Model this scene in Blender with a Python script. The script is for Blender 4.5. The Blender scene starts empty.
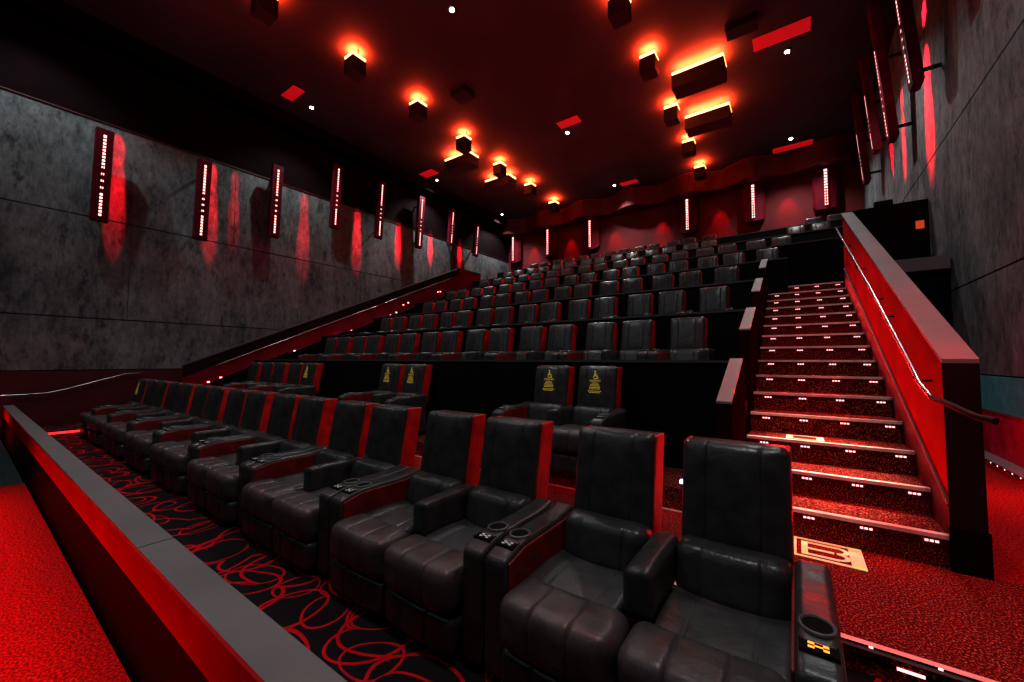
import bpy, bmesh, math, random
from math import sin, cos, pi, radians
from mathutils import Vector, Matrix, Euler
random.seed(4)
sc = bpy.context.scene
COL = sc.collection

# ------------------------------------------------------------------ camera
CH = 1.45
yaw, pit, rol = radians(35.614), radians(2.812), radians(0.16)
f = Vector((-sin(yaw)*cos(pit), cos(yaw)*cos(pit), sin(pit)))
r0 = Vector((cos(yaw), sin(yaw), 0)); u0 = r0.cross(f)
r = r0*cos(rol)+u0*sin(rol); u = -r0*sin(rol)+u0*cos(rol)
cd = bpy.data.cameras.new('camera'); cam = bpy.data.objects.new('camera', cd); COL.objects.link(cam)
cam.matrix_world = Matrix(((r.x, u.x, -f.x, 0), (r.y, u.y, -f.y, 0), (r.z, u.z, -f.z, CH), (0, 0, 0, 1)))
cd.sensor_width = 36; cd.lens = 36*396.3/1024; cd.clip_start = .05; cd.clip_end = 200
sc.camera = cam

# ------------------------------------------------------------------ materials
def new_mat(name):
    m = bpy.data.materials.new(name); m.use_nodes = True
    nt = m.node_tree; b = nt.nodes['Principled BSDF']
    return m, nt, b
def N(nt, typ, **kw):
    n = nt.nodes.new(typ)
    for k, v in kw.items():
        if k.startswith('i_'):
            n.inputs[k[2:].replace('_', ' ')].default_value = v
        else: setattr(n, k, v)
    return n
def L(nt, a, b): nt.links.new(a, b)
def simple(name, col, rough=.5, metal=0., noise=None, bump=0., bscale=40, spec=.5, var=.25):
    m, nt, b = new_mat(name)
    b.inputs['Base Color'].default_value = (*col, 1); b.inputs['Roughness'].default_value = rough
    b.inputs['Metallic'].default_value = metal; b.inputs['Specular IOR Level'].default_value = spec
    tc = N(nt, 'ShaderNodeTexCoord')
    no = N(nt, 'ShaderNodeTexNoise'); no.inputs['Scale'].default_value = noise or 6; no.inputs['Detail'].default_value = 5
    L(nt, tc.outputs['Object'], no.inputs['Vector'])
    rp = N(nt, 'ShaderNodeValToRGB')
    rp.color_ramp.elements[0].position = .3; rp.color_ramp.elements[1].position = .7
    rp.color_ramp.elements[0].color = (*[c*(1-var) for c in col], 1); rp.color_ramp.elements[1].color = (*[min(1, c*(1+var)) for c in col], 1)
    L(nt, no.outputs['Fac'], rp.inputs['Fac']); L(nt, rp.outputs['Color'], b.inputs['Base Color'])
    if bump:
        n2 = N(nt, 'ShaderNodeTexNoise'); n2.inputs['Scale'].default_value = bscale; n2.inputs['Detail'].default_value = 6
        L(nt, tc.outputs['Object'], n2.inputs['Vector'])
        bp = N(nt, 'ShaderNodeBump'); bp.inputs['Strength'].default_value = bump; bp.inputs['Distance'].default_value = .01
        L(nt, n2.outputs['Fac'], bp.inputs['Height']); L(nt, bp.outputs['Normal'], b.inputs['Normal'])
    return m
def emit(name, col, s, base=(0, 0, 0), sample=False):
    m, nt, b = new_mat(name)
    b.inputs['Base Color'].default_value = (*base, 1); b.inputs['Emission Color'].default_value = (*col, 1)
    b.inputs['Emission Strength'].default_value = s
    if not sample: m.cycles.emission_sampling = 'NONE'
    return m

M = {}
# leather with fine wrinkles and larger soft creases
def leather(name, col, rough):
    m, nt, b = new_mat(name)
    tc = N(nt, 'ShaderNodeTexCoord')
    n1 = N(nt, 'ShaderNodeTexNoise'); n1.inputs['Scale'].default_value = 9; n1.inputs['Detail'].default_value = 8
    n2 = N(nt, 'ShaderNodeTexVoronoi'); n2.inputs['Scale'].default_value = 140
    L(nt, tc.outputs['Object'], n1.inputs['Vector']); L(nt, tc.outputs['Object'], n2.inputs['Vector'])
    rp = N(nt, 'ShaderNodeValToRGB'); rp.color_ramp.elements[0].color = (*[c*.7 for c in col], 1); rp.color_ramp.elements[1].color = (*[c*1.35 for c in col], 1)
    rp.color_ramp.elements[0].position = .35; rp.color_ramp.elements[1].position = .68
    L(nt, n1.outputs['Fac'], rp.inputs['Fac']); L(nt, rp.outputs['Color'], b.inputs['Base Color'])
    b1 = N(nt, 'ShaderNodeBump'); b1.inputs['Strength'].default_value = .35; b1.inputs['Distance'].default_value = .02
    L(nt, n1.outputs['Fac'], b1.inputs['Height'])
    b2 = N(nt, 'ShaderNodeBump'); b2.inputs['Strength'].default_value = .12; b2.inputs['Distance'].default_value = .003
    L(nt, n2.outputs['Distance'], b2.inputs['Height']); L(nt, b1.outputs['Normal'], b2.inputs['Normal'])
    L(nt, b2.outputs['Normal'], b.inputs['Normal'])
    b.inputs['Roughness'].default_value = rough
    return m
M['leather'] = leather('black leather', (.036, .034, .034), .31)
M['leather_seat'] = leather('paler black leather', (.055, .051, .051), .36)  # paler than the back leather, for seat and footrest
M['redleather'] = leather('red leather', (.62, .002, .006), .5)
M['redinner'] = leather('dark red leather', (.20, .003, .006), .5)
M['plinth'] = simple('black plinth', (.005, .005, .0055), .8, spec=.15)
M['plastic'] = simple('grey plastic', (.13, .135, .14), .35)
M['blackplastic'] = simple('black plastic', (.003, .003, .003), .8, spec=.1)
M['chrome'] = simple('brushed steel', (.55, .55, .57), .25, 1.)
M['gold'] = emit('gold print', (.85, .58, .08), .30, (.75, .55, .12))  # print given a glow of its own to look brighter
M['button'] = emit('button marks', (.8, .8, .8), .12, (.5, .5, .5))
M['amber'] = emit('amber button light', (1., .3, .04), 2.2)
M['cap'] = simple('grey laminate cap', (.19, .175, .18), .42, noise=2, var=.1)
M['capdark'] = simple('dark laminate rail', (.06, .055, .055), .4, noise=2, var=.1)
M['blackpanel'] = simple('black panel', (.003, .003, .0033), .8, spec=.12)
M['redwall'] = simple('red painted panel', (.6, .001, .002), .85, spec=.04, noise=1.5, var=.18)
M['maroon'] = simple('maroon wainscot', (.07, .002, .007), .55, noise=2)
M['postdark'] = simple('dark maroon laminate', (.012, .002, .004), .6, spec=.2)
M['guarddark'] = simple('matte maroon laminate', (.02, .002, .004), 1., spec=0.)
M['leftred'] = simple('deep maroon panel', (.20, .002, .016), .6, spec=.2, noise=1.5)
M['ceiling'] = simple('black ceiling', (.05, .045, .048), .8, noise=.5, var=.35)
M['box'] = simple('black cabinet', (.012, .009, .011), .6)
M['sail'] = simple('dark fin fabric', (.13, .002, .012), .7, spec=.15, noise=3)
M['upper'] = simple('dark upper wall', (.006, .001, .002), .9, spec=.1, noise=2)
M['backwall'] = simple('maroon fabric wall', (.12, .003, .006), .8, noise=1)
M['led'] = emit('led dot', (1, .42, .38), 3.2)
M['ledstep'] = emit('step light', (1, .40, .42), 2.4)
M['ledred'] = emit('red led line', (1, .03, .03), 2.0)
M['leddot'] = emit('small red lamp', (1, .25, .25), 6)
M['blue'] = emit('blue white lamp', (.45, .6, 1), 3)
M['glow'] = emit('hot glow core', (1, .36, .13), 6)  # emission imitating the overexposed glow over the ceiling boxes
M['down'] = emit('downlight lens', (1, 1, .97), 60)
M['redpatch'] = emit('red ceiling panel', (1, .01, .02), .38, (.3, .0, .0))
M['teal'] = simple('grey green panel', (.07, .42, .46), .6)
M['pinkwall'] = simple('crimson wainscot', (.6, .003, .05), .6, spec=.2)
M['nosing'] = simple('aluminium nosing', (.85, .55, .50), .4)
M['orange'] = emit('orange sign light', (1, .12, .03), .5)

def concrete(name, base):
    m, nt, b = new_mat(name)
    tc = N(nt, 'ShaderNodeTexCoord')
    a = N(nt, 'ShaderNodeTexNoise'); a.inputs['Scale'].default_value = .9; a.inputs['Detail'].default_value = 10; a.inputs['Roughness'].default_value = .68
    c = N(nt, 'ShaderNodeTexNoise'); c.inputs['Scale'].default_value = 9; c.inputs['Detail'].default_value = 10; c.inputs['Roughness'].default_value = .75
    v = N(nt, 'ShaderNodeTexNoise'); v.inputs['Scale'].default_value = 2.6; v.inputs['Detail'].default_value = 12; v.inputs['Roughness'].default_value = .8
    mp = N(nt, 'ShaderNodeMapping'); mp.inputs['Scale'].default_value = (1, 1, .45)
    L(nt, tc.outputs['Object'], mp.inputs['Vector'])
    for q in (a, c, v): L(nt, mp.outputs['Vector'], q.inputs['Vector'])
    mx = N(nt, 'ShaderNodeMix'); mx.data_type = 'FLOAT'; mx.inputs['Factor'].default_value = .45
    L(nt, a.outputs['Fac'], mx.inputs['A']); L(nt, c.outputs['Fac'], mx.inputs['B'])
    rp = N(nt, 'ShaderNodeValToRGB'); e = rp.color_ramp.elements
    e[0].position = .40; e[0].color = (base*.26, base*.34, base*.38, 1); e[1].position = .63; e[1].color = (base*1.7, base*1.95, base*2.0, 1)
    L(nt, mx.outputs['Result'], rp.inputs['Fac'])
    r2 = N(nt, 'ShaderNodeValToRGB'); e = r2.color_ramp.elements
    e[0].position = .38; e[0].color = (.25, .25, .27, 1); e[1].position = .47; e[1].color = (1, 1, 1, 1)
    L(nt, v.outputs['Fac'], r2.inputs['Fac'])
    mu = N(nt, 'ShaderNodeMix'); mu.data_type = 'RGBA'; mu.blend_type = 'MULTIPLY'; mu.inputs['Factor'].default_value = .95
    L(nt, rp.outputs['Color'], mu.inputs['A']); L(nt, r2.outputs['Color'], mu.inputs['B'])
    L(nt, mu.outputs['Result'], b.inputs['Base Color'])
    b.inputs['Roughness'].default_value = .8
    bp = N(nt, 'ShaderNodeBump'); bp.inputs['Strength'].default_value = .3; L(nt, c.outputs['Fac'], bp.inputs['Height']); L(nt, bp.outputs['Normal'], b.inputs['Normal'])
    return m
M['concrete'] = concrete('poured concrete', .15)

def speckle(name, dark, mid, light, scale=70, thr=.62):
    m, nt, b = new_mat(name)
    tc = N(nt, 'ShaderNodeTexCoord')
    v = N(nt, 'ShaderNodeTexNoise'); v.inputs['Scale'].default_value = scale; v.inputs['Detail'].default_value = 4; v.inputs['Roughness'].default_value = .7
    L(nt, tc.outputs['Object'], v.inputs['Vector'])
    rp = N(nt, 'ShaderNodeValToRGB'); e = rp.color_ramp.elements
    e[0].position = .42; e[0].color = (*dark, 1); e[1].position = thr+.03; e[1].color = (*light, 1)
    k = e.new(.56); k.color = (*mid, 1)
    L(nt, v.outputs['Fac'], rp.inputs['Fac']); L(nt, rp.outputs['Color'], b.inputs['Base Color'])
    b.inputs['Roughness'].default_value = .95; b.inputs['Specular IOR Level'].default_value = .1
    bp = N(nt, 'ShaderNodeBump'); bp.inputs['Strength'].default_value = .5; bp.inputs['Distance'].default_value = .01
    L(nt, v.outputs['Fac'], bp.inputs['Height']); L(nt, bp.outputs['Normal'], b.inputs['Normal'])
    return m
M['carpet'] = speckle('speckled red carpet', (.015, .0004, .001), (.19, .001, .0035), (.95, .60, .32), 90, .74)
M['redcarpet'] = speckle('plain red carpet', (.09, .004, .005), (.32, .008, .008), (.6, .03, .03), 60, .68)
M['unlitcarpet'] = speckle('unlit carpet', (.02, .03, .032), (.045, .06, .062), (.08, .1, .1), 30, .68)  # dark tone stands in for carpet outside the red light

def swirl():
    m, nt, b = new_mat('swirl pattern carpet')
    tc = N(nt, 'ShaderNodeTexCoord')
    outs = []
    wn = N(nt, 'ShaderNodeTexNoise'); wn.inputs['Scale'].default_value = 1.6; wn.inputs['Detail'].default_value = 0
    L(nt, tc.outputs['Object'], wn.inputs['Vector'])
    add = N(nt, 'ShaderNodeMixRGB'); add.blend_type = 'ADD'; add.inputs['Fac'].default_value = .35
    L(nt, tc.outputs['Object'], add.inputs['Color1']); L(nt, wn.outputs['Color'], add.inputs['Color2'])
    for i, (s, rad, w, off) in enumerate([(2.0, .40, .022, 0), (2.1, .33, .016, 3.37), (1.5, .44, .018, 7.9)]):
        mp = N(nt, 'ShaderNodeMapping'); mp.inputs['Location'].default_value = (off, off*.7, 0); mp.inputs['Scale'].default_value = (1, 1, 0)
        L(nt, add.outputs['Color'], mp.inputs['Vector'])
        v = N(nt, 'ShaderNodeTexVoronoi'); v.voronoi_dimensions = '2D'; v.inputs['Scale'].default_value = s; v.inputs['Randomness'].default_value = .75
        L(nt, mp.outputs['Vector'], v.inputs['Vector'])
        a = N(nt, 'ShaderNodeMath', operation='SUBTRACT'); L(nt, v.outputs['Distance'], a.inputs[0]); a.inputs[1].default_value = rad
        c = N(nt, 'ShaderNodeMath', operation='ABSOLUTE'); L(nt, a.outputs[0], c.inputs[0])
        d = N(nt, 'ShaderNodeMath', operation='LESS_THAN'); L(nt, c.outputs[0], d.inputs[0]); d.inputs[1].default_value = w
        outs.append(d)
    cur = outs[0]
    for o in outs[1:]:
        q = N(nt, 'ShaderNodeMath', operation='MAXIMUM'); L(nt, cur.outputs[0], q.inputs[0]); L(nt, o.outputs[0], q.inputs[1]); cur = q
    mx = N(nt, 'ShaderNodeMix'); mx.data_type = 'RGBA'
    mx.inputs['A'].default_value = (.012, .016, .019, 1); mx.inputs['B'].default_value = (.6, .008, .022, 1)
    L(nt, cur.outputs[0], mx.inputs['Factor'])
    n = N(nt, 'ShaderNodeTexNoise'); n.inputs['Scale'].default_value = 160; L(nt, tc.outputs['Object'], n.inputs['Vector'])
    mu = N(nt, 'ShaderNodeMix'); mu.data_type = 'RGBA'; mu.blend_type = 'MULTIPLY'; mu.inputs['Factor'].default_value = .8
    L(nt, mx.outputs['Result'], mu.inputs['A']); L(nt, n.outputs['Fac'], mu.inputs['B'])
    L(nt, mu.outputs['Result'], b.inputs['Base Color'])
    b.inputs['Roughness'].default_value = .95; b.inputs['Specular IOR Level'].default_value = .1
    return m
M['swirl'] = swirl()

# ------------------------------------------------------------------ mesh helpers
def box(bm, x0, x1, y0, y1, z0, z1, bev=0, fn=None):
    vs = [bm.verts.new((x, y, z)) for x in (x0, x1) for y in (y0, y1) for z in (z0, z1)]
    fs = [bm.faces.new([vs[i] for i in q]) for q in ((0, 1, 3, 2), (4, 6, 7, 5), (0, 4, 5, 1), (2, 3, 7, 6), (0, 2, 6, 4), (1, 5, 7, 3))]
    if bev:
        es = list({e for q in fs for e in q.edges})
        g = bmesh.ops.bevel(bm, geom=es, offset=bev, segments=2, affect='EDGES', profile=.5)
    if fn:
        for v in bm.verts: v.co = fn(v.co)
def prism(bm, pts, x0, x1):
    """profile of (y,z) points extruded along x"""
    a = [bm.verts.new((x0, y, z)) for y, z in pts]; b = [bm.verts.new((x1, y, z)) for y, z in pts]
    bm.faces.new(a); bm.faces.new(b[::-1]); n = len(pts)
    for i in range(n): bm.faces.new((a[i], b[i], b[(i+1) % n], a[(i+1) % n]))
def cushion(bm, x0, x1, y0, y1, z0, z1, rad, fn=None, xc=(), n=6):
    """rounded box with a dense grid so it can be puffed and grooved"""
    def axis(a, b, extra=()):
        c = [a, a+rad*.3, a+rad*.65, a+rad]
        k = [a+rad+(b-a-2*rad)*i/n for i in range(1, n)]
        d = [b-rad, b-rad*.65, b-rad*.3, b]
        s = sorted(set(round(t, 5) for t in c+k+d+[e for e in extra if a+rad < e < b-rad])); return s
    X, Y, Z = axis(x0, x1, xc), axis(y0, y1), axis(z0, z1)
    vd = {}
    def V(i, j, k):
        if (i, j, k) not in vd:
            p = Vector((X[i], Y[j], Z[k]))
            q = Vector((min(max(p.x, x0+rad), x1-rad), min(max(p.y, y0+rad), y1-rad), min(max(p.z, z0+rad), z1-rad)))
            d = p-q
            if d.length > 1e-7: p = q+d.normalized()*rad
            vd[(i, j, k)] = bm.verts.new(fn(p) if fn else p)
        return vd[(i, j, k)]
    nx, ny, nz = len(X)-1, len(Y)-1, len(Z)-1
    for i in range(nx):
        for j in range(ny):
            bm.faces.new((V(i, j, 0), V(i, j+1, 0), V(i+1, j+1, 0), V(i+1, j, 0)))
            bm.faces.new((V(i, j, nz), V(i+1, j, nz), V(i+1, j+1, nz), V(i, j+1, nz)))
    for i in range(nx):
        for k in range(nz):
            bm.faces.new((V(i, 0, k), V(i+1, 0, k), V(i+1, 0, k+1), V(i, 0, k+1)))
            bm.faces.new((V(i, ny, k), V(i, ny, k+1), V(i+1, ny, k+1), V(i+1, ny, k)))
    for j in range(ny):
        for k in range(nz):
            bm.faces.new((V(0, j, k), V(0, j, k+1), V(0, j+1, k+1), V(0, j+1, k)))
            bm.faces.new((V(nx, j, k), V(nx, j+1, k), V(nx, j+1, k+1), V(nx, j, k+1)))
def tube(bm, pts, rad, seg=8):
    rings = []
    pts = [Vector(p) for p in pts]
    for i, p in enumerate(pts):
        t = (pts[min(i+1, len(pts)-1)]-pts[max(i-1, 0)]).normalized()
        a = t.cross(Vector((0, 0, 1)) if abs(t.z) < .95 else Vector((1, 0, 0))).normalized(); b = t.cross(a)
        rings.append([bm.verts.new(p+(a*cos(2*pi*k/seg)+b*sin(2*pi*k/seg))*rad) for k in range(seg)])
    for q, w in zip(rings, rings[1:]):
        for k in range(seg): bm.faces.new((q[k], q[(k+1) % seg], w[(k+1) % seg], w[k]))
    bm.faces.new(rings[0][::-1]); bm.faces.new(rings[-1])
def mesh(bm, name, mat, smooth=False):
    bmesh.ops.recalc_face_normals(bm, faces=bm.faces)
    me = bpy.data.meshes.new(name); bm.to_mesh(me); bm.free()
    me.materials.append(mat)
    if smooth:
        for p in me.polygons: p.use_smooth = True
        me.set_sharp_from_angle(angle=radians(50))
    return me
def link(name, me, parent=None, loc=(0, 0, 0), rot=None):
    o = bpy.data.objects.new(name, me); COL.objects.link(o); o.location = loc
    if rot: o.rotation_euler = rot
    if parent: o.parent = parent
    return o
def obj(name, build, mat, parent=None, loc=(0, 0, 0), smooth=False, rot=None):
    bm = bmesh.new(); build(bm); return link(name, mesh(bm, name, mat, smooth), parent, loc, rot)
def bx(name, x0, x1, y0, y1, z0, z1, mat, parent=None, bev=0):
    """box with its object origin at the base centre"""
    ox, oy, oz = (x0+x1)/2, (y0+y1)/2, z0
    if parent is not None:
        p = parent.location; ox, oy, oz = p
    loc = (ox, oy, oz) if parent is None else (0, 0, 0)
    return obj(name, lambda bm: box(bm, x0-ox, x1-ox, y0-oy, y1-oy, z0-oz, z1-oz, bev), mat, parent, loc)
def gridmesh(name, us, vs, pos, lit, m0, m1, parent, loc=(0, 0, 0)):
    """one connected strip whose lit cells glow"""
    bm = bmesh.new(); g = [[bm.verts.new(pos(a, b)) for b in vs] for a in us]
    for i in range(len(us)-1):
        for j in range(len(vs)-1):
            fc = bm.faces.new((g[i][j], g[i+1][j], g[i+1][j+1], g[i][j+1])); fc.material_index = 1 if lit(i, j) else 0
    me = bpy.data.meshes.new(name); bm.to_mesh(me); bm.free(); me.materials.append(m0); me.materials.append(m1)
    return link(name, me, parent, loc)
def struct(o): o['kind'] = 'structure'; return o
def tag(o, label, cat, group=None):
    o['label'] = label; o['category'] = cat
    if group: o['group'] = group
    return o
def thing(name, loc, label, cat, group=None):
    o = bpy.data.objects.new(name, None); COL.objects.link(o); o.location = loc; o.empty_display_size = .2
    return tag(o, label, cat, group)
def light(kind, loc, energy, color, parent=None, rot=(0, 0, 0), **kw):
    d = bpy.data.lights.new('lamp', kind); d.energy = energy; d.color = color
    for k, v in kw.items(): setattr(d, k, v)
    o = bpy.data.objects.new(kw.get('name', 'light_source'), d); COL.objects.link(o)
    o.location = loc if parent is None else Vector(loc)-parent.location; o.rotation_euler = rot
    if parent: o.parent = parent
    return o
def aim(loc, tgt):
    d = Vector(tgt)-Vector(loc); return d.to_track_quat('-Z', 'Y').to_euler()
def spot(loc, tgt, e, col, size, blend=.5, rad=.15):
    return light('SPOT', loc, e, col, None, aim(loc, tgt), spot_size=radians(size), spot_blend=blend, shadow_soft_size=rad)
ORD = ['zeroth', 'first', 'second', 'third', 'fourth', 'fifth', 'sixth', 'seventh', 'eighth', 'ninth', 'tenth', 'eleventh', 'twelfth', 'thirteenth', 'fourteenth', 'fifteenth', 'sixteenth', 'seventeenth', 'eighteenth', 'nineteenth']

# ------------------------------------------------------------------ room shell
XL, XR, YB, ZC = -14.6, 2.3, 20.0, 10.0
ZB = -.15
Y0 = -4.0
struct(bx('floor', XL, XR, .78, 2.78, ZB-.2, ZB, M['swirl']))
fl = struct(bx('floor', XL+1.7, XR, 2.78, 4.1, -.3, 0, M['carpet']))
struct(bx('floor', -12.35, -.5, 4.1, 4.85, -.1, .22, M['carpet']))
struct(bx('floor', 1.02, XR, 4.1, 10.2, -.3, 0, M['redcarpet']))
struct(bx('floor', XL, -13.4, 2.78, 10.5, -.3, 0, M['redcarpet']))
struct(bx('floor', -8.9, XR, Y0, .62, -.6, -.3, M['redcarpet']))
struct(bx('floor', XL, -8.9, Y0, .62, -.62, -.32, M['unlitcarpet']))  # unlit end of the walkway, its shade put into the carpet colour
LED_ = []
def yl(n): return 4.85+1.9*(n-1)
def zl(n): return 1.46+.76*(n-1)
def zp(n): return .96+.76*(n-1)
for n in range(1, 8):
    xr = -.6 if n < 4 else (-.1 if n == 4 else XR)
    xl = -12.35 if n < 5 else -12.6
    y1 = yl(n+1) if n < 7 else YB
    struct(bx('floor', xl, xr, yl(n)+.06, y1, zp(n)-.9, zp(n), M['plinth']))
    p = thing('parapet_wall', ((xl+xr)/2, yl(n), zp(n)-.74), f'black low wall in front of the {ORD[n]} tiered seat row above the wheelchair row', 'wall')
    bx('panel', xl, xr, yl(n), yl(n)+.06, zp(n)-.74, zl(n)-.03, M['blackpanel'], p)
    bx('top_rail', xl, xr, yl(n)-.02, yl(n)+.08, zl(n)-.03, zl(n), M['capdark'], p)
# left and right side walls
def side_wall(x, s, name):
    # concrete panels in courses with open joints
    seams = [1.18, 2.5, 5.1, 7.65] if s < 0 else [1.25, 2.72, 5.5, 8.2, ZC]
    def b(bm):
        for i in range(len(seams)-1):
            y = Y0; k = 0
            cuts = [Y0, 2.6, 7.2, 12.4, 17.0, YB] if i % 2 else [Y0, 5.0, 9.8, 14.7, YB]
            for a, c in zip(cuts, cuts[1:]):
                box(bm, min(x, x+s*.1), max(x, x+s*.1), a+.006, c-.006, seams[i]+.014, seams[i+1]-.014)
    struct(obj(name, b, M['concrete']))
    struct(bx(name, min(x+s*.1, x+s*.2), max(x+s*.1, x+s*.2), Y0, YB, -.6, ZC, M['upper']))
side_wall(XL, -1, 'wall_left'); side_wall(XR, 1, 'wall_right')
struct(bx('wall_left', XL-.1, XL, Y0, YB, 7.66, ZC, M['upper']))
struct(bx('baseboard_left', XL-.1, XL+.02, Y0, YB, -.6, 1.17, M['maroon']))
struct(bx('trim_1', XL-.02, XL+.03, Y0, YB, 7.64, 7.67, M['maroon']))
# right side lower bands
struct(bx('trim_2', XR-.02, XR+.1, Y0, YB, .76, 1.24, M['teal']))
struct(bx('trim_3', XR-.03, XR+.1, Y0, YB, .73, .76, M['cap']))
struct(bx('baseboard_right', XR-.02, XR+.1, Y0, YB, -.3, .73, M['pinkwall']))
struct(bx('wall_back', XL-.2, XR+.2, YB, YB+.2, 0, ZC, M['backwall']))
struct(bx('wall_front', XL-.2, XR+.2, Y0-.2, Y0, -.6, ZC, M['blackpanel']))
struct(bx('ceiling', XL-.2, XR+.2, Y0-.2, YB+.2, ZC, ZC+.2, M['ceiling']))
struct(bx('trim_4', XL, XL+.55, Y0, YB, 9.55, ZC, M['upper']))
# scalloped fascia where the ceiling meets the back wall
def fascia(bm):
    n = 96; a = []; b_ = []
    for i in range(n+1):
        x = XL+.3+(XR-XL-.6)*i/n
        y = YB-.75-.28*cos(2*pi*(x+1.32)/2.6)
        a.append(bm.verts.new((x, y, 9.12))); b_.append(bm.verts.new((x, y, ZC)))
    for i in range(n): bm.faces.new((a[i], a[i+1], b_[i+1], b_[i]))
    c = [bm.verts.new((v.co.x, YB, 9.12)) for v in a]
    for i in range(n): bm.faces.new((a[i], c[i], c[i+1], a[i+1]))
struct(obj('trim_5', fascia, M['backwall']))

# right corridor platform with a panel wall
rp = thing('corridor_platform', (1.66, 10.3, 0), 'dark raised corridor platform with grey front edge beside the right wall', 'platform')
bx('base', 1.03, XR-.02, 10.3, 12.5, 0, 3.12, M['blackpanel'], rp)
bx('top_slab', 1.03, XR-.02, 10.22, 12.5, 3.12, 3.36, M['cap'], rp)
gp = thing('guard_panel', (1.66, 11.4, 3.36), 'dark maroon guard panel standing on the corridor platform', 'panel')
obj('panel', lambda bm: prism(bm, [(0, 0), (.08, 0), (.08, 1.42), (0, 1.42)], -.63, .62), M['upper'], gp)
obj('top_fitting', lambda bm: box(bm, -.2, .1, 0, .08, 1.42, 1.54, .02), M['blackpanel'], gp)
tag(bx('wall_light', 2.08, 2.2, 11.36, 11.4, 4.18, 4.34, M['orange']), 'small orange lamp on the dark maroon guard panel by the right wall', 'light')

# front half wall
hw = thing('half_wall', (-6.2, .7, ZB), 'long low half wall with wide grey cap in front of the front row', 'wall')
bx('cap', XL, XR, .627, .785, .375, .4, M['cap'], hw)
bx('inner_panel', XL, XR, .70, .775, -.6, .375, M['blackpanel'], hw)
bx('outer_panel', XL, XR, .64, .70, .16, .375, M['redwall'], hw)
bx('lower_panel', XL, XR, .655, .70, -.6, .16, M['plinth'], hw)
bx('cap_joint', -3.02, -3.01, .628, .784, .4, .4012, M['capdark'], hw)

# ------------------------------------------------------------------ stairs (right) and mirrored stairs (left)
def sz(k): return .23+.2055*k
def sy(k): return 4.1+.468*k
SX0, SX1 = -.455, .842
def slm():
    bm = bmesh.new()
    us = [-.036, -.017, -.010, .010, .017, .036]
    g = [[bm.verts.new((a, 0, b)) for b in (-.008, .008)] for a in us]
    for i in range(5): bm.faces.new((g[i][0], g[i+1][0], g[i+1][1], g[i][1])).material_index = i % 2
    me = bpy.data.meshes.new('step_light'); bm.to_mesh(me); bm.free(); me.materials.append(M['ledstep']); me.materials.append(M['plinth']); return me
SL = slm()
def staircase(x0, x1, label, n=15):
    s = thing('staircase', ((x0+x1)/2, 4.1, 0), label, 'stairs')
    ox, oy, oz = s.location
    for k in range(n):
        z1 = sz(k); y1 = sy(k+1)+.02 if k < n-1 else 12.44
        st = bx('step', x0, x1, sy(k), y1, max(0, z1-.5), z1-.004, M['carpet'], s)
        e = obj('nosing_strip', lambda bm: box(bm, x0-ox, x1-ox, sy(k)-oy-.028, sy(k)-oy+.025, z1-.022, z1+.006), M['nosing'], st)
        for j in range(4):
            cx = x0+(x1-x0)*(.12+.27*j)-ox
            link('step_light', SL, st, (cx, sy(k)-oy-.012, z1-.053))
        light('AREA', ((x0+x1)/2, sy(k)-.05, z1-.035), 3.4 if x0 > -2 else .8, (1, .02, .02), s, (radians(-68), 0, 0), shape='RECTANGLE', size=x1-x0-.35, size_y=.02)
    return s
staircase(SX0, SX1, 'wide lit staircase with speckled red carpet treads on the right')
staircase(-13.25, -12.5, 'narrow staircase with red lit steps along the left wall', 15)

# right outer stair wall
sw = thing('stair_wall', (.93, 4.09, 0), 'tall sloping red stair wall with grey cap right of the lit staircase', 'wall')
ya, yb, za, zb = 4.09, 10.6, 1.44, 4.50
def pf(bm): prism(bm, [(0, 0), (yb-ya, 0), (yb-ya, zb), (0, za)], -.07, .07)
obj('wall_panel', pf, M['redwall'], sw)
obj('cap', lambda bm: prism(bm, [(-.02, za), (yb-ya, zb), (yb-ya, zb+.03), (-.02, za+.03)], -.09, .09), M['cap'], sw)
obj('end_post', lambda bm: box(bm, -.088, .09, -.018, .0, 0, za+.01), M['postdark'], sw)
obj('base_block', lambda bm: box(bm, -.095, .10, -.03, -.018, 0, .30), M['blackpanel'], sw)
obj('skirting', lambda bm: prism(bm, [(.0, .10), (6.3, 2.98), (6.3, 3.32), (.0, .43)], -.084, -.07), M['maroon'], sw)
obj('skirting_trim', lambda bm: tube(bm, [(-.086, 0, .445), (-.086, 6.3, 3.335)], .011, 6), M['capdark'], sw)
obj('outer_panel', lambda bm: prism(bm, [(0, 0), (yb-ya, 0), (yb-ya, zb), (0, za)], .07, .085), M['postdark'], sw)
# handrail on the right
hr = thing('handrail', (.76, 4.09, 1.2), 'polished steel handrail running down the red wall beside the lit staircase', 'handrail')
pts = [(0, 6.6, 3.06), (0, 2.4, 1.17), (0, .5, .26), (0, .15, .08), (0, -.15, .0), (0, -.45, -.01), (.03, -.85, -.05), (.08, -.92, -.06)]
obj('rail', lambda bm: tube(bm, pts[:5], .019, 10), M['chrome'], hr, smooth=True)
obj('rail_end', lambda bm: tube(bm, pts[4:], .019, 10), M['postdark'], hr, smooth=True)
for y, z in ((.35, .19), (1.7, .82), (2.25, 1.08), (3.6, 1.7), (5.2, 2.43)):
    obj('bracket', lambda bm: tube(bm, [(0, y, z-.01), (.0, y, z-.07), (.05, y, z-.09), (.10, y, z-.09)], .009, 6), M['blackpanel'], hr)

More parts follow.
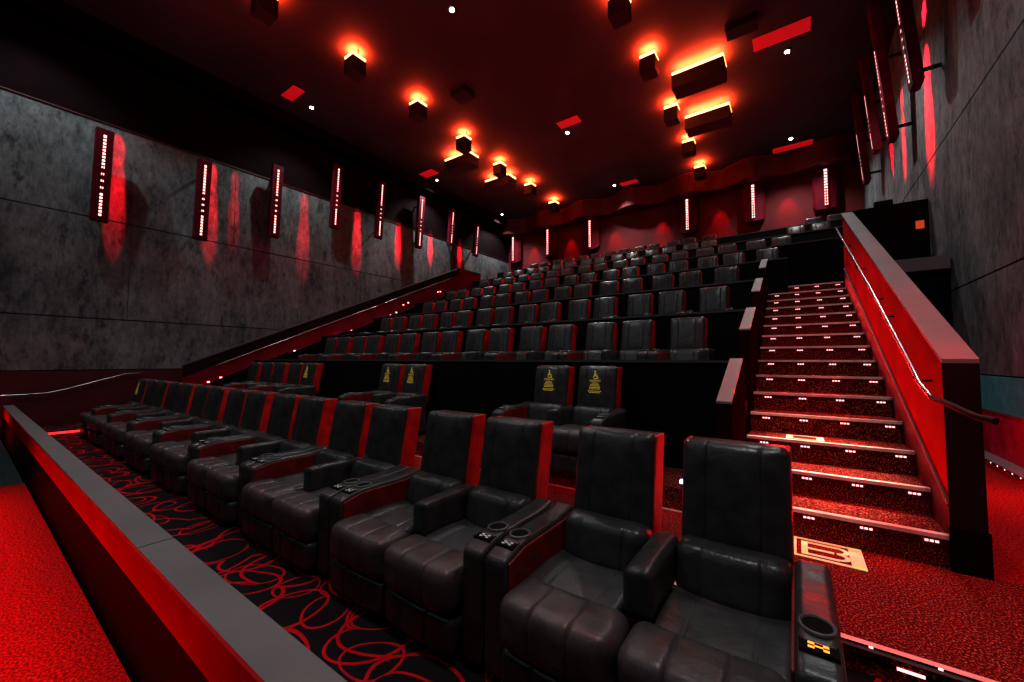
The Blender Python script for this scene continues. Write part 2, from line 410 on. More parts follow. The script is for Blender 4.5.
# inner stair guard walls (right)
def guard(n, xa, xb, label, y1=None):
    y1 = yl(n); z1 = zl(n); y0 = y1-.96; z0 = z1-.38
    g = thing('aisle_guard', ((xa+xb)/2, y0, z0-1.1), label, 'wall')
    o = g.location
    zb_ = 0
    obj('guard_panel', lambda bm: prism(bm, [(y0-o.y, zb_-o.z), (yl(n)+.2-o.y, zb_-o.z), (yl(n)+.2-o.y, z1-o.z), (y1-o.y, z1-o.z), (y0-o.y, z0-o.z)], xa-o.x+.004, xb-o.x-.004), M['guarddark'], g)
    obj('cap', lambda bm: prism(bm, [(y0-.01-o.y, z0-o.z), (y1-o.y, z1-o.z), (y1-o.y, z1+.02-o.z), (y0-.01-o.y, z0+.02-o.z)], xa-o.x, xb-o.x), M['cap'], g)
for n in range(1, 5):
    guard(n, -.58, -.46, f'dark aisle guard with pale sloping cap left of the lit staircase, {ORD[n]} one up')
# low side walls between guards (left edge of stairs)
for n in range(1, 4):
    y0 = yl(n)+.2; y1 = yl(n+1)-1.02
    tag(obj('aisle_curb', lambda bm: prism(bm, [(0, 0), (y1-y0, 0), (y1-y0, .45), (0, .45)], -.05, .05), M['maroon'], None, (-.56, y0, zp(n)-.45)), f'low maroon curb at the aisle opening of the {ORD[n]} tiered row', 'curb')
    guard_ = None
# left stair outer wall
lw = thing('stair_wall', (-13.34, 3.5, 0), 'long sloping maroon stair wall with cap along the left concrete wall', 'wall')
def lz(y): return 1.28+.4375*y
ye = 10.6
obj('wall_panel', lambda bm: prism(bm, [(0, 0), (ye+1.6, 0), (ye+1.6, lz(ye)), (ye, lz(ye)), (0, lz(0))], -.07, .07), M['leftred'], lw)
obj('cap', lambda bm: prism(bm, [(0, lz(0)), (ye, lz(ye)), (ye+1.6, lz(ye)), (ye+1.6, lz(ye)+.03), (ye, lz(ye)+.03), (0, lz(0)+.03)], -.1, .1), M['capdark'], lw)
obj('upper_band', lambda bm: prism(bm, [(0, lz(0)-.3), (ye, lz(ye)-.3), (ye, lz(ye)-.01), (0, lz(0)-.01)], .07, .085), M['postdark'], lw)
for y, z in [(4.066, 0.831), (4.356, 0.945), (5.789, 1.506), (6.081, 1.636), (6.367, 1.744), (7.774, 2.314), (8.1, 2.425), (8.392, 2.534), (9.819, 3.163), (10.104, 3.27), (10.372, 3.402), (10.726, 3.756), (10.981, 3.875), (12.668, 4.572), (12.825, 4.613)]:
    obj('step_lamp', lambda bm: box(bm, .07, .09, y-.03-3.5, y+.03-3.5, z-.018, z+.018, .004), M['leddot'], lw)
lh = thing('handrail', (-13.2, 4.2, 1.2), 'thin steel handrail fixed along the sloping left stair wall', 'handrail')
obj('rail', lambda bm: tube(bm, [(0, 0, lz(.7)-.3-1.2), (0, 5.2, lz(5.9)-.3-1.2)], .016, 8), M['chrome'], lh)
obj('rail', lambda bm: tube(bm, [(0, 5.6, lz(6.3)-.3-1.2), (0, 9.2, lz(9.9)-.3-1.2)], .016, 8), M['chrome'], lh)
for y in (.4, 2, 3.6, 5, 6.2, 8.4):
    obj('bracket', lambda bm: tube(bm, [(0, y, lz(y+.7)-1.51), (0, y, lz(y+.7)-1.57), (-.08, y, lz(y+.7)-1.57)], .009, 6), M['blackpanel'], lh)
# left inner guard: black stepped side wall of the seating
for n in range(1, 6):
    y1 = yl(n+1)-.5
    g = obj('seating_side_wall', lambda bm: prism(bm, [(0, -.9), (1.9, -.9), (1.9, .76+.22), (1.9, .98), (0, .16)], -.035, .035), M['blackpanel'], None, (-12.46, yl(n)-.95, zp(n)-.25))
    tag(g, f'black side wall closing the left end of the {ORD[n]} tiered row', 'wall')
# left corridor handrail
ch = thing('handrail', (-14.45, .8, .65), 'thin bent steel handrail on the maroon wall beyond the far end of the front row', 'handrail')
obj('rail', lambda bm: tube(bm, [(0, -.3, -.02), (0, .45, 0), (0, .7, .06), (0, 1.8, .42), (0, 2.1, .44)], .014, 8), M['chrome'], ch)
for y, z in ((0, -.01), (1.2, .22), (1.9, .43)):
    obj('bracket', lambda bm: tube(bm, [(0, y, z), (0, y, z-.06), (-.1, y, z-.06)], .008, 6), M['blackpanel'], ch)

# edge of the landing with its LED line
ed = thing('landing_edge', (-5.2, 2.78, -.02), 'metal edge strip with small red lamps where the landing steps down behind the front row', 'edge strip')
bx('nosing', -12.9, XR, 2.755, 2.80, -.02, .0055, M['nosing'], ed)
def lampline(name, x0, x1, pitch, w, pos, parent, mat):
    us = [x0]; x = x0+pitch/2
    while x+w < x1: us += [x, x+w]; x += pitch
    us.append(x1)
    return gridmesh(name, us, [0, 1], pos, lambda i, j: i % 2 == 1, M['plinth'], mat, parent)
lampline('edge_lamps', -12.6, XR, .245, .016, lambda x, v: (x+5.2, -.026, .0+.018+.010*v), ed, M['leddot'])
lampline('riser_lamps', 0.2, XR, .33, .10, lambda x, v: (x+5.2, -.012, -.055+.016*v), ed, M['ledstep'])
light('AREA', (1.2, 2.72, -.04), 1.2, (1, .05, .05), ed, (radians(-45), 0, 0), shape='RECTANGLE', size=2.0, size_y=.02)
e2 = tag(bx('floor_strip', -12.35, -.55, 4.085, 4.1, .0, .012, M['nosing']), 'thin pale strip at the foot of the wheelchair row platform', 'edge strip')
tag(bx('floor_lamp', -1.30, -1.24, 4.06, 4.085, .012, .03, M['leddot']), 'tiny red lamp on the pale strip below the wheelchair row', 'light')
tag(bx('floor_lamp', -.93, -.86, 4.03, 4.085, .29, .32, M['blue']), 'small blue white lamp near the floor left of the lit staircase', 'light')
tag(bx('led_line', -12.95, -12.9, .9, 2.4, ZB, ZB+.04, M['ledred']), 'red light line along the floor edge past the far end of the front row', 'light')
# corridor curb light right
cb = thing('corridor_curb', (2.2, 4.3, 0), 'dark red curb with a row of red lamps along the right corridor wall', 'curb')
bx('curb', 2.12, XR-.02, 3.0, 10.2, 0, .10, M['redwall'], cb)
bx('trim_rail', 2.10, XR-.02, 3.0, 10.2, .10, .118, M['cap'], cb)
lampline('curb_lamps', 3.2, 10, .22, .026, lambda y, v: (-.104, y-4.3, .085+.015*v), cb, M['leddot'])

# floor mark: a framed letter on the landing
def text_mesh(body, size, extrude=.0):
    c = bpy.data.curves.new('letters', 'FONT'); c.body = body; c.size = size; c.align_x = 'CENTER'; c.align_y = 'CENTER'; c.extrude = extrude; c.offset = .0
    t = bpy.data.objects.new('letters', c)
    me = bpy.data.meshes.new_from_object(t); bpy.data.objects.remove(t); return me
M['mark'] = emit('glowing reflective mark', (.75, .7, .3), .22, (.8, .8, .5))  # glow stands in for light the reflective mark sends back
fm = thing('floor_mark', (.125, 3.90, .003), 'pale framed row letter B set in the carpet at the foot of the stairs', 'floor mark')
def frame(bm):
    a, b, w = .24, .19, .03
    box(bm, -a, a, -b, -b+w, 0, .004); box(bm, -a, a, b-w, b, 0, .004)
    box(bm, -a, -a+.08, -b, b, 0, .004); box(bm, a-.08, a, -b, b, 0, .004)
obj('frame', frame, M['mark'], fm)
def ltr(bm):
    # outlined block letter B
    t = .03
    box(bm, -.13, .09, -.13, -.13+t, 0, .004); box(bm, -.13, .09, .10, .10+t, 0, .004); box(bm, -.13, .07, -.015, .015, 0, .004)
    box(bm, -.13, -.09, -.13, .13, 0, .004)
    for cy in (-.0575, .0575):
        n = 10; a = []; b = []
        for i in range(n+1):
            th = -pi/2+pi*i/n
            a.append(bm.verts.new((.085+.045*cos(th), cy+.0425*sin(th), .004))); b.append(bm.verts.new((.085+.08*cos(th), cy+.0725*sin(th), .004)))
        for i in range(n): bm.faces.new((a[i], b[i], b[i+1], a[i+1]))
obj('letter', ltr, M['mark'], fm)
fm2 = thing('floor_mark', (.05, sy(2)+.2, sz(2)), 'small pale rectangular row mark on the third tread of the lit staircase', 'floor mark')
obj('frame', lambda bm: [box(bm, -.16, .16, -.12, -.10, 0, .004), box(bm, -.16, .16, .1, .12, 0, .004), box(bm, -.16, -.10, -.12, .12, 0, .004), box(bm, .10, .16, -.12, .12, 0, .004)], M['mark'], fm2)

# ------------------------------------------------------------------ recliners
XS = [s+d for s in (-.125, .125) for d in (-.016, -.007, 0, .007, .016)]
def groove(x, k=.125, w=.006, d=.009):
    return d*(math.exp(-((x-k)/w)**2)+math.exp(-((x+k)/w)**2))
def tilt(p): p = Vector(p); p.y += .30+(p.z-.62)*.18; return p
def backpad(p):
    q = Vector(p)
    fr = max(0, 1-(q.y/.05)) if q.y < .05 else 0
    q.y += groove(q.x)*fr
    q.y -= .022*fr*(1-(q.x/.25)**2)*(1-((q.z-.89)/.27)**4)
    if q.z > 1.05: q.z += .008*math.sin(q.x*40)*0.3
    return tilt(q)
def lumbar(p):
    q = Vector(p); fr = 1 if q.y < .17 else 0
    q.y += (groove(q.x, .13)-.02*(1-(q.x/.25)**2))*fr
    q.y += (q.z-.42)*.25
    return q
def seatf(p):
    q = Vector(p)
    if q.z > .44:
        k = (1-(q.x/.25)**2)
        q.z += -.016*k+.01*cos((q.y+.06)*9)
        q.z -= groove(q.x, .13, .008, .006)
    return q
def butm(cc):
    bm = bmesh.new(); us = [cc-.046, cc-.03, cc-.012, cc+.012, cc+.028, cc+.044]; vs = [-.31, -.298, -.285, -.276, -.262, -.25]
    g = [[bm.verts.new((a, b, .6435)) for b in vs] for a in us]
    for i in range(5):
        for j in range(5): bm.faces.new((g[i][j], g[i+1][j], g[i+1][j+1], g[i][j+1])).material_index = 1 if (i+j) % 2 == 0 and i*j != 0 and i != 4 else 0
    me = bpy.data.meshes.new('control_buttons'); bm.to_mesh(me); bm.free(); me.materials.append(M['blackplastic']); me.materials.append(M['button']); return me
def make_parts(s):
    """s=+1: console on the +x side, shared arm on the -x side. Returns list of (name, mesh, children)"""
    P_ = []
    def pm(name, fnb, mat, sm=True, kids=()):
        bm = bmesh.new(); fnb(bm)
        P_.append((name, mesh(bm, name, mat, sm), kids))
    def km(name, fnb, mat, sm=False):
        bm = bmesh.new(); fnb(bm); return (name, mesh(bm, name, mat, sm))
    xs = lambda a, b: (min(s*a, s*b), max(s*a, s*b))
    ax0, ax1 = xs(-.325, .25)
    pm('base', lambda bm: box(bm, *xs(-.31, .25), -.30, .24, .02, .33, .01), M['plinth'], False)
    cx = (ax0+ax1)/2
    def roll(p):
        q = Vector(p); k = 1-((q.x-cx)/.30)**2
        sm_ = 1 if q.y < -.33 else .5
        q.y -= .02*k*sm_
        for g in (-.095, .095):
            dd = .010*math.exp(-((q.x-cx-g)/.007)**2)
            if q.y < -.4: q.y += dd
            if q.z > .45: q.z -= dd*.7
        return q
    xc = [cx+g+d for g in (-.095, .095) for d in (-.018, -.008, 0, .008, .018)]
    pm('footrest', lambda bm: cushion(bm, ax0+.002, ax1-.002, -.485, -.20, .25, .50, .072, roll, xc), M['leather_seat'])
    pm('lower_leg_panel', lambda bm: cushion(bm, ax0+.006, ax1-.006, -.46, -.34, .05, .25, .04, roll, xc, 4), M['leather'])
    pm('seat_cushion', lambda bm: cushion(bm, -.25, .25, -.26, .24, .30, .475, .035, seatf, XS), M['leather_seat'])
    pm('lumbar_cushion', lambda bm: cushion(bm, -.252, .252, .14, .32, .42, .675, .06, lumbar, XS), M['leather'])
    pm('backrest', lambda bm: cushion(bm, -.25, .25, .0, .092, .61, 1.165, .045, backpad, XS), M['leather'])
    for e in (-1, 1):
        x0, x1 = (.224, .2515) if e > 0 else (-.2515, -.224)
        pm('back_side_panel', lambda bm: cushion(bm, x0, x1, .045, .215, .50, 1.15, .0105, tilt, (), 3), M['redleather'])
    pm('back_shell', lambda bm: cushion(bm, -.238, .238, .08, .22, .42, 1.15, .02, tilt, (), 3), M['leather'])
    # console
    c0, c1 = xs(.254, .389)
    cc = (c0+c1)/2
    def con(p):
        q = Vector(p)
        if q.y < -.2: q.z -= .05*((-.2-q.y)/.2)**2 if q.z > .3 else 0
        if q.y > .2 and q.z > .3: q.z += (q.y-.2)*.16
        return q
    el = lambda rx, ry, z: [Vector((cc+rx*cos(2*pi*i/28), -.165+ry*sin(2*pi*i/28), z)) for i in range(28)]
    def ring(bm):
        lv = [el(.058, .066, .650), el(.056, .064, .6575), el(.050, .058, .660), el(.046, .054, .655), el(.044, .052, .648)]
        R_ = [[bm.verts.new(p) for p in q] for q in lv]
        for a, b in zip(R_, R_[1:]):
            for i in range(28): bm.faces.new((a[i], a[(i+1) % 28], b[(i+1) % 28], b[i]))
    def well(bm): bm.faces.new([bm.verts.new(p) for p in el(.046, .054, .6525)])
    kids = [km('cup_holder', ring, M['plastic'], True), km('cup_well', well, M['blackplastic']),
            km('control_panel', lambda bm: box(bm, cc-.055, cc+.055, -.315, -.243, .628, .6425, .003), M['blackplastic']),
            ('control_buttons', butm(cc)),
            km('red_inner_panel', lambda bm: cushion(bm, *xs(.243, .256), -.37, .33, .36, .625, .006, con, (), 5), M['redinner'])]
    pm('console', lambda bm: cushion(bm, c0, c1, -.40, .36, .04, .65, .028, con, (), 8), M['leather'], True, kids)
    return P_
def arm_mesh(s):
    def armf(p):
        q = Vector(p)
        if q.z > .6: q.z += .012*cos((q.x-s*.325)*18)
        return q
    bm = bmesh.new(); a = -s*.325
    cushion(bm, a-.072, a+.072, -.19, .33, .43, .655, .04, armf)
    return ('armrest', mesh(bm, 'armrest', M['leather'], True), [])
PR, PL = make_parts(1), make_parts(-1)
ARM_L = arm_mesh(-1)     # arm on the +x side of a chair whose console is on -x

# printed notice on wheelchair companion seats (wheel symbol, heading, lines of small print)
def notice():
    bm = bmesh.new()
    def q(x0, x1, z0, z1): box(bm, x0, x1, 0, .002, z0, z1)
    n = 20; a = []; b = []
    for i in range(n+1):
        t = radians(100+250*i/n)
        a.append(bm.verts.new((.004+.026*cos(t), 0, .205+.026*sin(t)))); b.append(bm.verts.new((.004+.019*cos(t), 0, .205+.019*sin(t))))
    for i in range(n): bm.faces.new((a[i], a[i+1], b[i+1], b[i]))
    q(-.009, -.001, .212, .252); q(-.009, .022, .212, .219); q(-.009, .016, .232, .238)
    q(.018, .026, .188, .219); q(.022, .036, .186, .193)
    h = [bm.verts.new((-.005+.0085*cos(2*pi*i/12), 0, .263+.0085*sin(2*pi*i/12))) for i in range(12)]; bm.faces.new(h)
    sym = mesh(bm, 'wheelchair_symbol', M['gold']); bm = bmesh.new()
    y = .135
    for k, w in enumerate((.034, .05, .055, .06, .062, .075, .06)):
        if k == 5: y -= .008
        x = -w
        while x < w-.006:
            l = random.choice((.012, .018, .024)); q(x, min(w, x+l), y, y+.007); x += l+.006
        y -= .0155
    return sym, mesh(bm, 'printed_lines', M['gold'])
SYM, NOT = notice()
HEAD = text_mesh('RESERVED', .028)
HEAD.materials.append(M['gold'])
b_ = bmesh.new(); b_.from_mesh(HEAD); bmesh.ops.rotate(b_, verts=b_.verts, cent=(0, 0, 0), matrix=Matrix.Rotation(pi/2, 3, 'X')); bmesh.ops.translate(b_, verts=b_.verts, vec=(0, 0, .162)); b_.to_mesh(HEAD); b_.free()

def recliner(x, y, z, s, label, group, arm=False, sign=False, amber=False):
    t = thing('recliner', (x, y, z), label, 'recliner', group)
    for nm, me, kids in (PR if s > 0 else PL):
        o = link(nm, me, t)
        for kn, km_ in kids:
            if kn == 'control_buttons' and amber:
                k = link(kn, km_.copy(), o); k.data.materials[1] = M['amber']; k['label'] = 'amber lit control buttons'
            else: link(kn, km_, o)
    if arm: link('armrest', ARM_L[1], t)
    if sign:
        p = tilt((0, -.030, .80)); n = link('printed_notice', NOT, t, p, (radians(-10.2), 0, 0)); n.scale = (1.15, 1, 1.15); n['label'] = 'gold wheelchair symbol and small print'
        link('notice_heading', HEAD, n); link('wheelchair_symbol', SYM, n)
    return t

# front row, counted from the right end
def pairlist(a0, n, per, nar):
    return [a0-per*(i//2)-(nar if i % 2 else 0) for i in range(n)]
G1 = 'leather recliners of the front row'
xs_ = pairlist(-.285, 17, 1.445, .65)
for i, x in enumerate(xs_):
    s = 1 if i % 2 == 0 else -1
    lab = f'black leather recliner with red sides in the front row, {ORD[i+1]} from the right end'
    if i == 0: lab = 'rightmost front row black leather recliner with amber lit console beside the landing'
    if i == 16: lab = 'farthest left front row black recliner with gold printed notice on its back'
    recliner(x, 2.0, ZB, s, lab, G1, arm=(s < 0), sign=(i == 16), amber=(i == 0))
# wheelchair row
cr = [(-2.01, 1, 1), (-2.66, -1, 1), (-5.40, 1, 1), (-6.05, -1, 1), (-8.93, 1, 1), (-9.58, -1, 0), (-10.37, 1, 0), (-11.02, -1, 0), (-11.81, 1, 0)]
for i, (x, s, sg) in enumerate(cr):
    recliner(x, 4.22, .22, s, f'black recliner {"with gold wheelchair notice " if sg else "without notice "}in the second row, {ORD[i+1]} from the right', 'recliners of the second row with wheelchair spaces', arm=(s < 0), sign=bool(sg))
# tiered rows
def lat(first, n, start_wide=True, wide=.79, nar=.65):
    """first chair single (its partner missing): next gap is wide"""
    out = [(first, -1 if start_wide else 1)]; x = first; w = start_wide
    for i in range(n-1):
        x -= wide if w else nar
        out.append((x, 1 if w else -1)); w = not w
    return out
rows = {1: lat(-1.35, 15, wide=.785), 2: lat(-1.26, 15, wide=.785), 3: lat(-1.27, 15, wide=.79), 4: lat(-.54, 17, wide=.785), 5: lat(-.27, 17, False, .785, .65)}
rows[6] = [(.76, 1), (.11, -1)]+lat(-2.52, 14, False, .785, .65)
rows[7] = [(1.3, 1), (.65, -1)]+lat(-2.8, 13, True, .785, .65)
for n, lst in rows.items():
    y = yl(n+1)-.625; z = zp(n)
    for i, (x, s) in enumerate(lst):
        recliner(x, y, z, s, f'black leather recliner in the {ORD[n]} tiered row above the parapet, {ORD[i+1]} from the right', f'recliners of the {ORD[n]} tiered row', arm=(s < 0))

# ------------------------------------------------------------------ wall fins with LED columns
def ledrows(z0, z1, back):
    n = 13 if back else 24; p = (z1-z0)/n; vs = [z0]
    for i in range(n): vs += [z0+p*i+p*.2, z0+p*(i+1)-p*.2] if i < n-1 else [z0+p*i+p*.2, z1]
    def li(i, j):
        if j % 2 == 0: return False
        q = (j//2)/(n-1)
        big = (q > .42) if back else (q < .30 or q > .62)
        if big: return 1 <= i <= 3
        return i in (1, 3) if (back or (j//2) % 2 == 0) else False
    return vs, li
def brk():
    bm = bmesh.new(); box(bm, -.17, .17, -.03, .03, -.03, .03, .004); return mesh(bm, 'wall_bracket', M['box'])
BRK = brk()
def fin(xw, s, y, z0, z1, label, group, axis='side'):
    """fin standing off the wall; s = direction into the room"""
    t = thing('light_fin', (xw, y, z0-.12), label, 'wall light', group)
    h = z1-z0+.12
    zt = (min(z1+.15, ZC-.5) if axis == 'side' and s > 0 else ZC-.01)-(z0-.12)
    if axis == 'side':
        def b(bm):
            # side profile in (x,z), leaning into the room towards the top, rounded lower corner
            lx = .43+.16*(.08-.3)/2.1
            tx = .43+.16*(zt-.3)/2.1
            pr = [(lx-.17, .07), (lx-.155, .02), (lx-.11, 0), (lx-.05, 0), (lx-.015, .02), (lx, .08), (.43+.16*(h-.3)/2.1, h), (tx, zt), (tx-.17, zt)]
            a = [bm.verts.new((s*px, -.16, pz)) for px, pz in pr]; c = [bm.verts.new((s*px, .16, pz)) for px, pz in pr]
            bm.faces.new(a); bm.faces.new(c[::-1])
            for i in range(len(pr)): bm.faces.new((a[i], a[(i+1) % len(pr)], c[(i+1) % len(pr)], c[i]))
        fn_ = obj('fin', b, M['sail'], t)
        for bz in (.3, h-.25):
            link('wall_bracket', BRK, fn_, (s*.17, 0, bz)) 
        vs, li = ledrows(.12, h, False)
        gridmesh('led_column', [-.05, -.027, -.009, .009, .027, .05], vs, lambda q, z: (s*(.437+.16*(z-.3)/2.1), q, z), li, M['sail'], M['led'], t)
    else:
        def b(bm):
            pr = [(-.42, .18), (-.3, .05), (0, 0), (.3, .05), (.42, .18), (.42, zt), (-.42, zt)]
            a = [bm.verts.new((px, -.05-.25*(1-(px/.42)**2), pz)) for px, pz in pr]; c = [bm.verts.new((px, .05, pz)) for px, pz in pr]
            e0 = bm.verts.new((0, -.30, zt))
            a.append(e0)
            tri = [(0, 1, 2), (2, 3, 4)]
            bm.faces.new((a[0], a[1], a[2], a[7], a[6])); bm.faces.new((a[2], a[3], a[4], a[5], a[7]))
            bm.faces.new(c[::-1])
            for i in range(6): bm.faces.new((a[i], c[i], c[i+1], a[i+1]))
        obj('fin', b, M['sail'], t)
        vs, li = ledrows(.12, h, True)
        gridmesh('led_column', [-.07, -.05, -.016, .016, .05, .07], vs, lambda q, z: (q, -.312, z), li, M['sail'], M['led'], t)
    return t
FY = [1.93, 4.02, 6.03, 8.18, 10.15, 12.35, 14.45, 16.4]
FZ = [(5.05, 7.1), (5.1, 7.18), (5.7, 7.85), (6.6, 8.75), (6.7, 8.85), (6.8, 8.95), (7.45, 9.0), (7.3, 8.8)]
RED = (1, .006, .018)
for i, (y, (z0, z1)) in enumerate(zip(FY, FZ)):
    t = fin(XL, 1, y, z0, z1, f'left wall fin with a column of bright lights, {ORD[i+1]} from the front', 'light fins on the left wall')
for i, (y, (z0, z1)) in enumerate(zip(FY[2:], FZ[2:])):
    t = fin(XR, -1, y+.1, z0-.1+(.75 if i < 2 else .1 if i == 2 else 0), z1-.1+(.75 if i < 2 else 0), f'right wall fin with a column of bright lights, {ORD[i+1]} from the front', 'light fins on the right wall')
def band(xw, s, y, z0, z1, e, deg, off=.9, dy=0):
    for tz, k, q in ((z1-.25, .6, .7), ((z0+z1)/2, .8, .4), (z0+.45, 1., 0)):
        p = (xw+s*off, y+dy*1.3, 9.9)
        light('SPOT', p, e*k*2.4, RED, None, aim(p, (xw, y+dy*q, tz)), spot_size=radians(deg), spot_blend=.45, shadow_soft_size=.02)
for y, z0, z1, e, dg in ((2.26, 5.0, 7.3, 2700, 6), (4.36, 5.2, 7.4, 3000, 6), (4.98, 5.4, 7.4, 1100, 5.5), (7.2, 5.2, 7.4, 1400, 7), (9.38, 5.7, 7.6, 2200, 7.5), (11.45, 6.1, 7.7, 2200, 7.5), (13.4, 6.4, 7.8, 2200, 7.5), (15.5, 6.6, 7.9, 2000, 7.5)):
    band(XL, 1, y, z0, z1, e, dg)
for y, z0, z1, e, dg, dy in ((11.15, 5.6, 8.8, 5500, 11, 0), (13.35, 5.9, 8.2, 4200, 8, 0), (14.7, 6.3, 7.8, 3000, 8, .3)):
    band(XR, -1, y, z0+.3, z1, e, dg, 1.2, dy)
for i, x in enumerate((-13.95, -11.5, -8.87, -3.96, -1.32, 1.13)):
    t = fin(x, 0, YB-.15, 7.55, 9.0, f'back wall fin with a column of bright lights, {ORD[i+1]} from the left', 'light fins on the back wall', 'back')
for i, x in enumerate((-12.7, -10.2, -7.6, -5.2, -2.64, -.1)):
    light('SPOT', (x, YB-.5, 9.05), 260, RED, None, aim((x, YB-.5, 9.05), (x, YB, 7.2)), spot_size=radians(42), spot_blend=.9, shadow_soft_size=.02)

# ------------------------------------------------------------------ ceiling boxes with glow above
small = [(-9.70, 3.76), (-9.72, 6.07), (-9.81, 8.4), (-9.93, 10.72), (-10.05, 13.1), (-10.07, 15.5), (-10.2, 18.0), (-3.1, 8.56), (-3.08, 10.75), (-3.12, 13.4), (-3.11, 15.9), (-3.15, 18.3)]
wide = [(-11.0, 11.75), (-10.85, 14.2), (-2.05, 12.0), (-2.2, 14.4)]
def cbox(x, y, w, d, h, label, yawr, e):
    z = 9.3
    t = thing('hanging_light_box', (x, y, z), label, 'ceiling light', 'glowing boxes hung from the ceiling')
    t.rotation_euler = (0, 0, yawr)
    obj('box', lambda bm: box(bm, -w/2, w/2, -d/2, d/2, 0, h, .012), M['box'], t)
    obj('glow_core', lambda bm: box(bm, -w/2, w/2, -d/2, d/2, h+.02, h+.095, .025), M['glow'], t)  # added strip shaped like the blown-out glow above the box
    obj('hanger', lambda bm: [box(bm, sx*w*.3-.012, sx*w*.3+.012, -.012, .012, h+.15, ZC-z) for sx in (-1, 1)], M['box'], t)
    lo = light('AREA', (0, 0, h+.17), e*.9, (1, .042, .010), None, (pi, 0, 0), shape='RECTANGLE', size=w*.9, size_y=d*.9)
    lo.parent = t
for i, (x, y) in enumerate(small):
    side = 'left' if x < -6 else 'right'
    k = i+1 if x < -6 else i-6
    cbox(x, y, .42, .42, .42, f'small black box with red glow above it, {ORD[k]} of the {side} ceiling line', 0, 260)
for i, (x, y) in enumerate(wide):
    side = 'left' if x < -6 else 'right'
    cbox(x, y, 1.35, .62, .40, f'wide black box with orange red glow, {"nearer" if i % 2 == 0 else "farther"} of the two on the {side} side', 0, 560)

DL = [(-6.577, 6.64), (-13.07, 6.6), (-6.73, 12.9), (.02, 12.93), (.06, 18.2), (-6.95, 18.2), (-13.7, 18.1), (-13.6, 12.85), (.02, 6.6), (-6.58, .6), (-13, .6), (.02, .6)]
DN = ['near centre of the ceiling at the top edge', 'left of the ceiling nearest the camera', 'in the middle of the ceiling', 'at the right beside the large red panel', 'farthest right near the back wall', 'farthest middle near the back wall', 'farthest left near the back wall', 'on the left between the far light boxes and the wall']
for i, (x, y) in enumerate(DL):
    if i < 8:
        t = thing('downlight', (x, y, ZC-.04), f'bright round white downlight {DN[i]}', 'ceiling light', 'white ceiling downlights')
        def dsk(bm, r=.055 if i < 6 else .04): bmesh.ops.create_cone(bm, cap_ends=True, segments=20, radius1=r, radius2=r, depth=.01)
        obj('lens', dsk, M['down'], t, (0, 0, -.01))
        def rim(bm): bmesh.ops.create_cone(bm, cap_ends=True, segments=24, radius1=.10, radius2=.12, depth=.03)
        obj('trim_ring', rim, M['box'], t, (0, 0, .015))
    else: t = None
    light('SPOT', (x, y, ZC-.08), 620 if 1 < i < 8 else 650 if i == 11 else 380, (.95, 1, 1), t, (0, 0, 0), spot_size=radians(118), spot_blend=.6, shadow_soft_size=.06)
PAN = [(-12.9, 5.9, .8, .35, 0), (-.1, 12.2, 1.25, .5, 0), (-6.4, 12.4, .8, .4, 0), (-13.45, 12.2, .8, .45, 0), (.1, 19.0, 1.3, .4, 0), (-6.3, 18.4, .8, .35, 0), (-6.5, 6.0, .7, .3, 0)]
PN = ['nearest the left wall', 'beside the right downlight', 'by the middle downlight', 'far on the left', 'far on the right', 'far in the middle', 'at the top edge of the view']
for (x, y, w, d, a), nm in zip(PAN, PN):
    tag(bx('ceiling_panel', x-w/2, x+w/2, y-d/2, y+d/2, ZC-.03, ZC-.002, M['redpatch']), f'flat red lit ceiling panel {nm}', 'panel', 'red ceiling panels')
# ducts / dark fittings
for i, (x, y, w, d) in enumerate([(-.9, 11.2, .7, .4), (-8.4, 9.0, .6, .5)]):
    tag(bx('ceiling_fitting', x-w/2, x+w/2, y-d/2, y+d/2, ZC-.2, ZC, M['box'], bev=.01), ['small black ceiling fitting by the right wide box', 'small black ceiling fitting left of centre'][i], 'fitting')

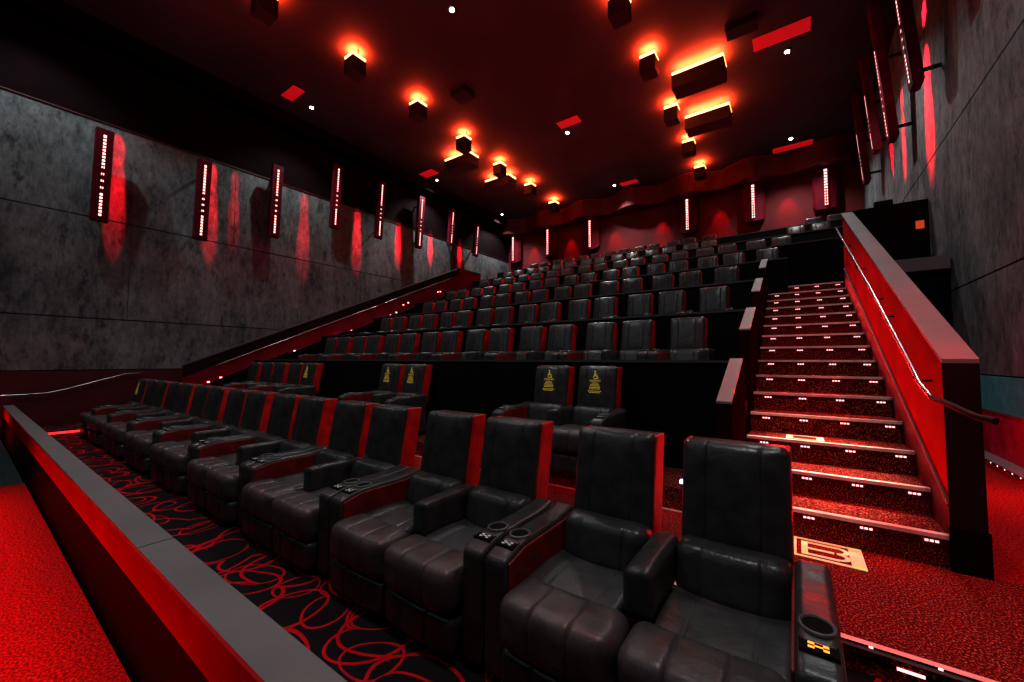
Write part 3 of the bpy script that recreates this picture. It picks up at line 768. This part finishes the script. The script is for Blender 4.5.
# ------------------------------------------------------------------ red floods
# line of red light washing the front walkway and half wall
light('AREA', (-5.2, -.35, 1.5), 100, (1, .01, .012), None, (0, 0, 0), shape='RECTANGLE', size=6.6, size_y=.3, spread=radians(75))
light('AREA', (-5.0, .18, -.2), 9, (1, .01, .012), None, aim((0, .18, -.2), (0, .64, .3)), shape='RECTANGLE', size=6, size_y=.03)
light('AREA', (-13.4, .18, -.1), 4, (1, .01, .012), None, aim((0, .18, -.1), (0, .64, .3)), shape='RECTANGLE', size=1.0, size_y=.03)
light('AREA', (-5.8, 4.05, .17), 12, (1, .05, .09), None, (radians(-50), 0, 0), shape='RECTANGLE', size=11.5, size_y=.02)
# red wash on landing and stair wall
spot((1.9, 3.4, 5.0), (1.7, 4.6, 0), 380, (1, .02, .03), 70)
spot((-.3, 6.2, 5.2), (.9, 6.3, 2.2), 105, (1, .02, .02), 90)
spot((.6, 3.6, 3.6), (.7, 3.6, 0), 160, (1, .015, .025), 50)
spot((-12.6, 6, 6.5), (-13.3, 6, 3), 40, (1, .02, .06), 120)
spot((.2, 7.2, 9.6), (.12, 4.75, .3), 9000, (1, .93, .70), 9, .8, .05)  # added warm spot to turn the lower treads gold
light('POINT', (1.65, 6.6, .8), 38, (1, .01, .04), None, shadow_soft_size=.2)  # added point light without a fixture, reddens the corridor
light('AREA', (2.2, 2.6, 3.2), 9, (1, .02, .03), None, aim((2.2, 2.6, 3.2), (-4, 2.6, .8)), shape='RECTANGLE', size=2.5, size_y=.6)  # added soft red light tinting chair faces turned to the right
light('AREA', (-6.5, 1.3, 3.0), 6.5, (1, .03, .06), None, (0, 0, 0), shape='RECTANGLE', size=12, size_y=.1, spread=radians(20))  # added strip without a fixture, brightens the swirl carpet lines
light('AREA', (-6.3, 8.5, 8.3), 230, (1, .004, .02), None, (pi, 0, 0), shape='RECTANGLE', size=12, size_y=17)  # added unseen uplight spreading red over the ceiling
# fill
w = bpy.data.worlds.new('world'); sc.world = w; w.use_nodes = True
w.node_tree.nodes['Background'].inputs[0].default_value = (.5, .3, .32, 1); w.node_tree.nodes['Background'].inputs[1].default_value = .0
light('AREA', (-6, -3.8, 6.2), 75, (.78, .9, 1), None, aim((-6, -3.8, 6.2), (-6, 8, 3.2)), shape='RECTANGLE', size=11, size_y=4.5)

sc.view_settings.view_transform = 'Standard'
sc.view_settings.exposure = .15
sc.view_settings.gamma = .86
sc.view_settings.look = 'None'
